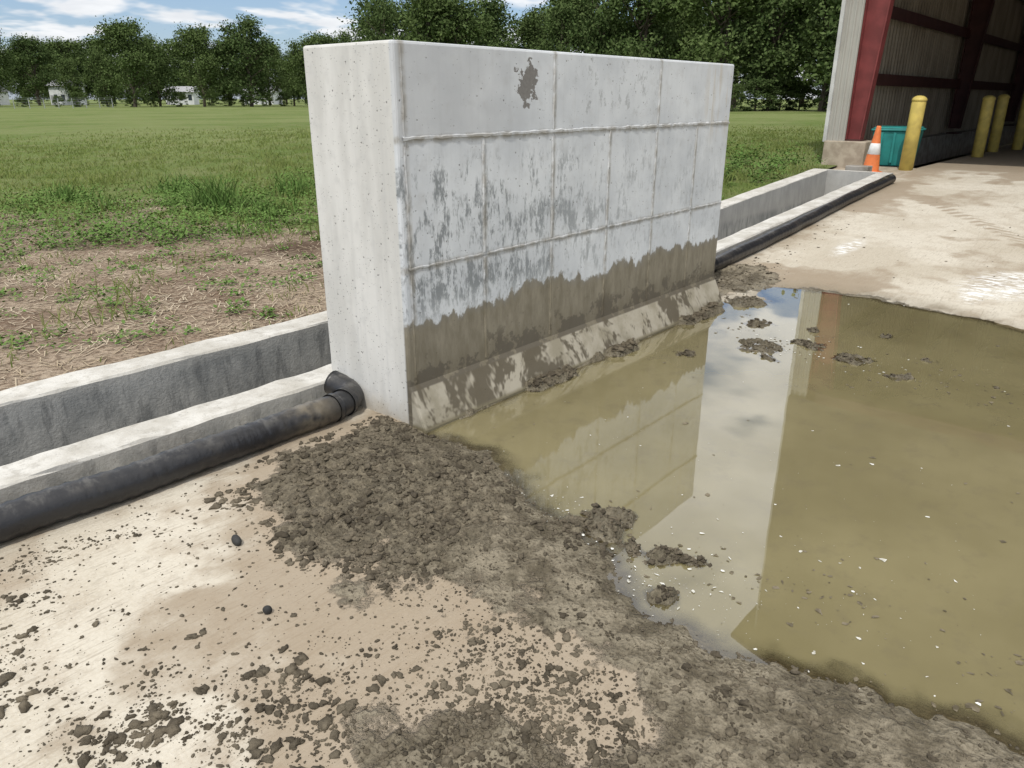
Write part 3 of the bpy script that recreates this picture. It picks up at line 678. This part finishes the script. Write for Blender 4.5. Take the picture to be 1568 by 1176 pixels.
# ---------------------------------------------------------------- small distant houses + fence
def box(name,lo,hi,mat,parent=None,bev=0):
    x0,y0,z0=lo;x1,y1,z1=hi
    o=mesh_obj(name,[(x0,y0,z0),(x1,y0,z0),(x1,y1,z0),(x0,y1,z0),(x0,y0,z1),(x1,y0,z1),(x1,y1,z1),(x0,y1,z1)],[(3,2,1,0),(4,5,6,7),(0,1,5,4),(1,2,6,5),(2,3,7,6),(3,0,4,7)],mat,parent)
    if bev:
        b=o.modifiers.new('b','BEVEL');b.width=bev;b.segments=2
    return o
for b_,D,w_,d_,h_ in [(-33.6,205,9,7,2.8),(-28.9,200,5,5,4.0),(-22.3,200,6,6,2.8),(-17.2,200,7,6,2.8)]:
    x,y=polar(b_,D);hs=empty('white_house',(x,y,.1));hs.rotation_euler=(0,0,math.radians(-48+random.uniform(-12,12)))
    box('walls',(-w_/2,-d_/2,0),(w_/2,d_/2,h_),M_siding,hs)
    mesh_obj('roof',[(-w_/2-.4,-d_/2-.5,h_-.05),(w_/2+.4,-d_/2-.5,h_-.05),(w_/2+.4,d_/2+.5,h_-.05),(-w_/2-.4,d_/2+.5,h_-.05),(-w_/2-.4,0,h_+1.2),(w_/2+.4,0,h_+1.2)],[(0,1,5,4),(2,3,4,5),(0,4,3),(1,2,5),(3,2,1,0)],M_shing,hs)
    for k in range(3):
        xx=-w_/2+w_*(k+.6)/3.2;box('window_%d'%k,(xx,-d_/2-.03,1.0),(xx+.8,-d_/2+.02,2.2),M_glass,hs)
    box('door',(-w_/2+.2,-d_/2-.03,0),(-w_/2+.85,-d_/2+.02,2.05),M_shing,hs)
V=[];F=[]
p0=polar(-36,128);p1=polar(-26.5,138);m=12
for i in range(m+1):
    x=p0[0]+(p1[0]-p0[0])*i/m;y=p0[1]+(p1[1]-p0[1])*i/m;cyl_between(V,F,(x,y,0),(x,y,1.6),.05,.05,6)
for z in (.25,.6,.95,1.3,1.5): cyl_between(V,F,(*p0,z+.1),(*p1,z+.1),.015,.015,4)
mesh_obj('chain_link_fence',V,F,M_galv)

# ---------------------------------------------------------------- shed
shed=empty('metal_shed',(0,0,0)); zf=.484; S0=11.75; TW=1.95; EAVE=9.6;LEN=30;TR=-24
def ribbed(name,p0,p1,z0,z1a,mat,side,pitch=.2,depth=.03,z1b=None,parent=shed):
    p0=np.array(p0,float);p1=np.array(p1,float);d=p1-p0;ln=np.linalg.norm(d);d/=ln;nn=np.array([-d[1],d[0]])*side
    us=[];u=0
    while u<ln:
        for o_,q in ((0,0),(pitch*.55,0),(pitch*.68,depth),(pitch*.87,depth)):
            if u+o_<ln:us.append((u+o_,q))
        u+=pitch
    us.append((ln,0));z1b=z1a if z1b is None else z1b
    V=[];F=[]
    for u,q in us:
        c=p0+d*u+nn*q;zt=z1a+(z1b-z1a)*u/ln;V+=[(c[0],c[1],z0),(c[0],c[1],zt)]
    for i in range(len(us)-1):F.append((2*i,2*i+2,2*i+3,2*i+1))
    return mesh_obj(name,V,F,mat,parent)
box('corner_pier',(11.66,1.42,.2),(12.3,2.12,zf+.42),M_pier,shed,.015)
box('base_curb',(12.302,1.70,.2),(S0+LEN,2.04,zf+.30),M_blk,shed,.015)
ribbed('front_return',(S0,2.10),(S0,1.80),zf+.42,EAVE,M_sheet,-1,.10,.03)
box('corner_trim',(S0-.05,2.10,zf+.40),(S0+.1,2.16,EAVE),M_trim,shed)
ribbed('side_wall_outer',(S0+.1,2.135),(S0+LEN,2.135),zf+.28,EAVE,M_sheet,1,.3,.03)
ribbed('side_wall_inner',(S0+.1,TW+.02),(S0+LEN,TW+.02),zf+.28,EAVE,M_sheetin,-1,.2,.03)
RID=13.0;TM_=(TW+TR)/2
for k in range(5):
    s_=S0+.12+k*7.5; mt=M_red if k==0 else M_darkred;fr=empty('frame_%d'%k);fr.parent=shed
    for side,t0 in ((-1,1.82),(1,TR+.2)):
        za,zb=zf+(.42 if side<0 else 0),EAVE-.1
        wa,wb=.22,.78
        yb0,yb1=t0,t0+side*wa;yt0,yt1=t0,t0+side*wb
        for nm,xa,xb,Y in (('web',s_+.09,s_+.105,[(yb0,yb1),(yt0,yt1)]),('outer_flange',s_,s_+.2,[(yb0-side*.012,yb0+side*.008),(yt0-side*.012,yt0+side*.008)]),('inner_flange',s_,s_+.2,[(yb1-side*.006,yb1+side*.012),(yt1-side*.006,yt1+side*.012)])):
            V=[(xa,Y[0][0],za),(xb,Y[0][0],za),(xb,Y[0][1],za),(xa,Y[0][1],za),(xa,Y[1][0],zb),(xb,Y[1][0],zb),(xb,Y[1][1],zb),(xa,Y[1][1],zb)]
            mesh_obj('column_'+nm,V,[(3,2,1,0),(4,5,6,7),(0,1,5,4),(1,2,6,5),(2,3,7,6),(3,0,4,7)],mt,fr)
    for (ya,yb) in ((1.74,TM_),(TR+.2,TM_)):
        za,zb=EAVE-.12,RID-.15
        for nm,x0,x1,o0,o1 in (('rafter_web',s_+.09,s_+.105,-.7,0),('rafter_bottom',s_,s_+.2,-.74,-.70),('rafter_top',s_,s_+.2,0,.03)):
            V=[(x0,ya,za+o0),(x1,ya,za+o0),(x1,ya,za+o1),(x0,ya,za+o1),(x0,yb,zb+o0),(x1,yb,zb+o0),(x1,yb,zb+o1),(x0,yb,zb+o1)]
            mesh_obj(nm,V,[(3,2,1,0),(4,5,6,7),(0,1,5,4),(1,2,6,5),(2,3,7,6),(3,0,4,7)],mt,fr)
    box('base_plate',(s_-.05,1.55,zf+.30 if k else zf+.42),(s_+.25,1.84,zf+.325 if k else zf+.445),M_darkred,fr)
for z in (1.95,3.05,4.3,5.6,6.9,8.2):
    box('girt',(S0+.34,1.76,z),(S0+LEN,1.94,z+.06),M_darkred,shed)
    box('girt_lip',(S0+.34,1.755,z-.14),(S0+LEN,1.775,z),M_darkred,shed)
for ya,yb,nm in ((2.5,TM_,'roof_near'),(TR-.4,TM_,'roof_far')):
    mesh_obj(nm,[(S0-.5,ya,EAVE+.02),(S0+LEN+.4,ya,EAVE+.02),(S0+LEN+.4,yb,RID+.08),(S0-.5,yb,RID+.08),(S0-.5,ya,EAVE+.10),(S0+LEN+.4,ya,EAVE+.10),(S0+LEN+.4,yb,RID+.16),(S0-.5,yb,RID+.16)],
      [(3,2,1,0),(4,5,6,7),(0,1,5,4),(1,2,6,5),(2,3,7,6),(3,0,4,7)],M_roof,shed)
OPEN=3.9  # opening lowered so the out-of-view gable and header shade the interior
ribbed('front_gable_near',(S0-.06,2.12),(S0-.06,TM_),OPEN,EAVE,M_gable,1,.3,.012,RID)
ribbed('front_gable_far',(S0-.06,TR),(S0-.06,TM_),OPEN,EAVE,M_gable,1,.3,.012,RID)
box('header',(S0-.10,TR,OPEN-.2),(S0+.05,1.6,OPEN),M_darkred,shed)
ribbed('back_wall',(S0+LEN,TR),(S0+LEN,2.13),zf,EAVE+.5,M_sheetin,1,.3,.03)
ribbed('far_side_wall',(S0,TR),(S0+LEN,TR),zf,EAVE,M_sheetin,1,.3,.03)

def lathe(name,prof,mat,loc,parent=None,seg=28,smooth=True):
    V=[];F=[];n=len(prof)
    for i in range(seg):
        a_=i/seg*6.28318
        for r,z in prof:V.append((math.cos(a_)*r,math.sin(a_)*r,z))
    for i in range(seg):
        for k in range(n-1):F.append((i*n+k,((i+1)%seg)*n+k,((i+1)%seg)*n+k+1,i*n+k+1))
    o=mesh_obj(name,V,F,mat,parent,smooth);o.location=loc;return o
def bollard(x,y,h,tilt=0):
    o=lathe('yellow_bollard',[(.0,-.1),(.108,-.1),(.108,h-.06),(.104,h-.04),(.115,h-.035),(.113,h-.01),(.09,h+.02),(.05,h+.04),(0,h+.045)],M_yel,(x,y,float(G(x))));o.rotation_euler=(tilt,0,0)
bollard(11.84,.77,1.12,.02);bollard(15.6,.42,1.12);bollard(17.6,.50,1.15);bollard(18.8,.22,1.2)
cz=float(G(11.25));cone=empty('traffic_cone',(11.25,1.16,cz+.003));cone.rotation_euler=(.03,-.02,.5)
box('base',(-.18,-.18,0),(.18,.18,.035),M_orange,cone,.01)
lathe('lower_body',[(.135,.034),(.125,.06),(.098,.30)],M_orange,(0,0,0),cone)
lathe('collar',[(.098,.30),(.100,.302),(.073,.47),(.071,.472)],M_white,(0,0,0),cone)
lathe('upper_body',[(.071,.472),(.036,.72),(.030,.74),(.022,.735),(.022,.6)],M_orange,(0,0,0),cone)
tz=zf;bin_=empty('teal_bin',(12.6,1.18,tz));bin_.rotation_euler=(0,0,.12)
def taper(name,w0,d0,w1,d1,z0,z1,mat,parent):
    V=[(-w0,-d0,z0),(w0,-d0,z0),(w0,d0,z0),(-w0,d0,z0),(-w1,-d1,z1),(w1,-d1,z1),(w1,d1,z1),(-w1,d1,z1)]
    o=mesh_obj(name,V,[(3,2,1,0),(4,5,6,7),(0,1,5,4),(1,2,6,5),(2,3,7,6),(3,0,4,7)],mat,parent);b=o.modifiers.new('b','BEVEL');b.width=.02;b.segments=2
taper('body',.30,.30,.36,.36,0,.58,M_teal,bin_);taper('rim',.39,.39,.39,.39,.582,.62,M_teal,bin_);taper('lid',.37,.37,.34,.34,.622,.65,M_teal,bin_)
for yy in (-.2,0,.2): box('rib',(-.375,yy-.02,.06),(-.34,yy+.02,.56),M_teal,bin_,.005)
box('concrete_block',(10.72,1.05,float(G(10.8))-.02),(10.97,1.40,float(G(10.8))+.17),M_blk,None,.012)

# ---------------------------------------------------------------- light & sky
EL=math.radians(58);hx,hy=-.93,-.37;hn=math.hypot(hx,hy);hx/=hn;hy/=hn
sd=Vector((hx*math.cos(EL),hy*math.cos(EL),math.sin(EL)))
sun=bpy.data.lights.new('sun','SUN');sun.energy=2.6;sun.angle=math.radians(.6);sun.color=(1,.955,.88)
so=link(bpy.data.objects.new('sun',sun));so.rotation_euler=sd.to_track_quat('Z','Y').to_euler();so.location=(0,0,30)
w=bpy.data.worlds.new('World');scene.world=w;w.use_nodes=True;t=NT(w)
sky=t.n('ShaderNodeTexSky',{'sky_type':'NISHITA','sun_disc':False,'sun_elevation':EL,'sun_rotation':math.atan2(hx,hy),'air_density':1.0,'dust_density':.6,'ozone_density':1.5})
tc=t.n('ShaderNodeTexCoord');sp=t.n('ShaderNodeSeparateXYZ',i0=tc.outputs['Generated'])
zc=t.m('MAXIMUM',t.m('ADD',sp.outputs[2],.16),.05)
cv=t.n('ShaderNodeCombineXYZ',X=t.m('DIVIDE',sp.outputs[0],zc),Y=t.m('DIVIDE',sp.outputs[1],zc),Z=0.0)
cn=t.noise(cv,1.7,4,.58,.2)
high=t.step(sp.outputs[2],.15,.5)
cm=t.step(t.m('ADD',cn,t.m('MULTIPLY',high,.16)),.48,.60)
sh=t.step(t.noise(cv,2.6,4,.6),.3,.75)
ccol=t.mix(sh,(7.6,7.8,8.1),(9.5,9.6,9.7))
ccol=t.mix(high,ccol,t.mix(sh,(9.5,9.6,9.9),(14.5,14.5,14.5)))
skyb=t.mix(.35,sky,(2.6,4.3,7.6))
col=t.mix(t.m('MULTIPLY',cm,.94),skyb,ccol)
bg=t.n('ShaderNodeBackground',Color=col,Strength=.108)
o=t.t.nodes.new('ShaderNodeOutputWorld');t.set(o.inputs[0],bg)
try: w.cycles.sampling_method='MANUAL'; w.cycles.sample_map_resolution=256
except Exception: pass

# ---------------------------------------------------------------- camera
cam=bpy.data.cameras.new('camera');cam.sensor_width=36;cam.lens=26.4;cam.clip_start=.05;cam.clip_end=5000
co=link(bpy.data.objects.new('camera',cam));co.location=CAM;co.rotation_euler=(math.radians(90-20.85),0,math.radians(-49.4))
scene.camera=co
scene.view_settings.view_transform='Standard';scene.view_settings.look='None';scene.view_settings.exposure=0
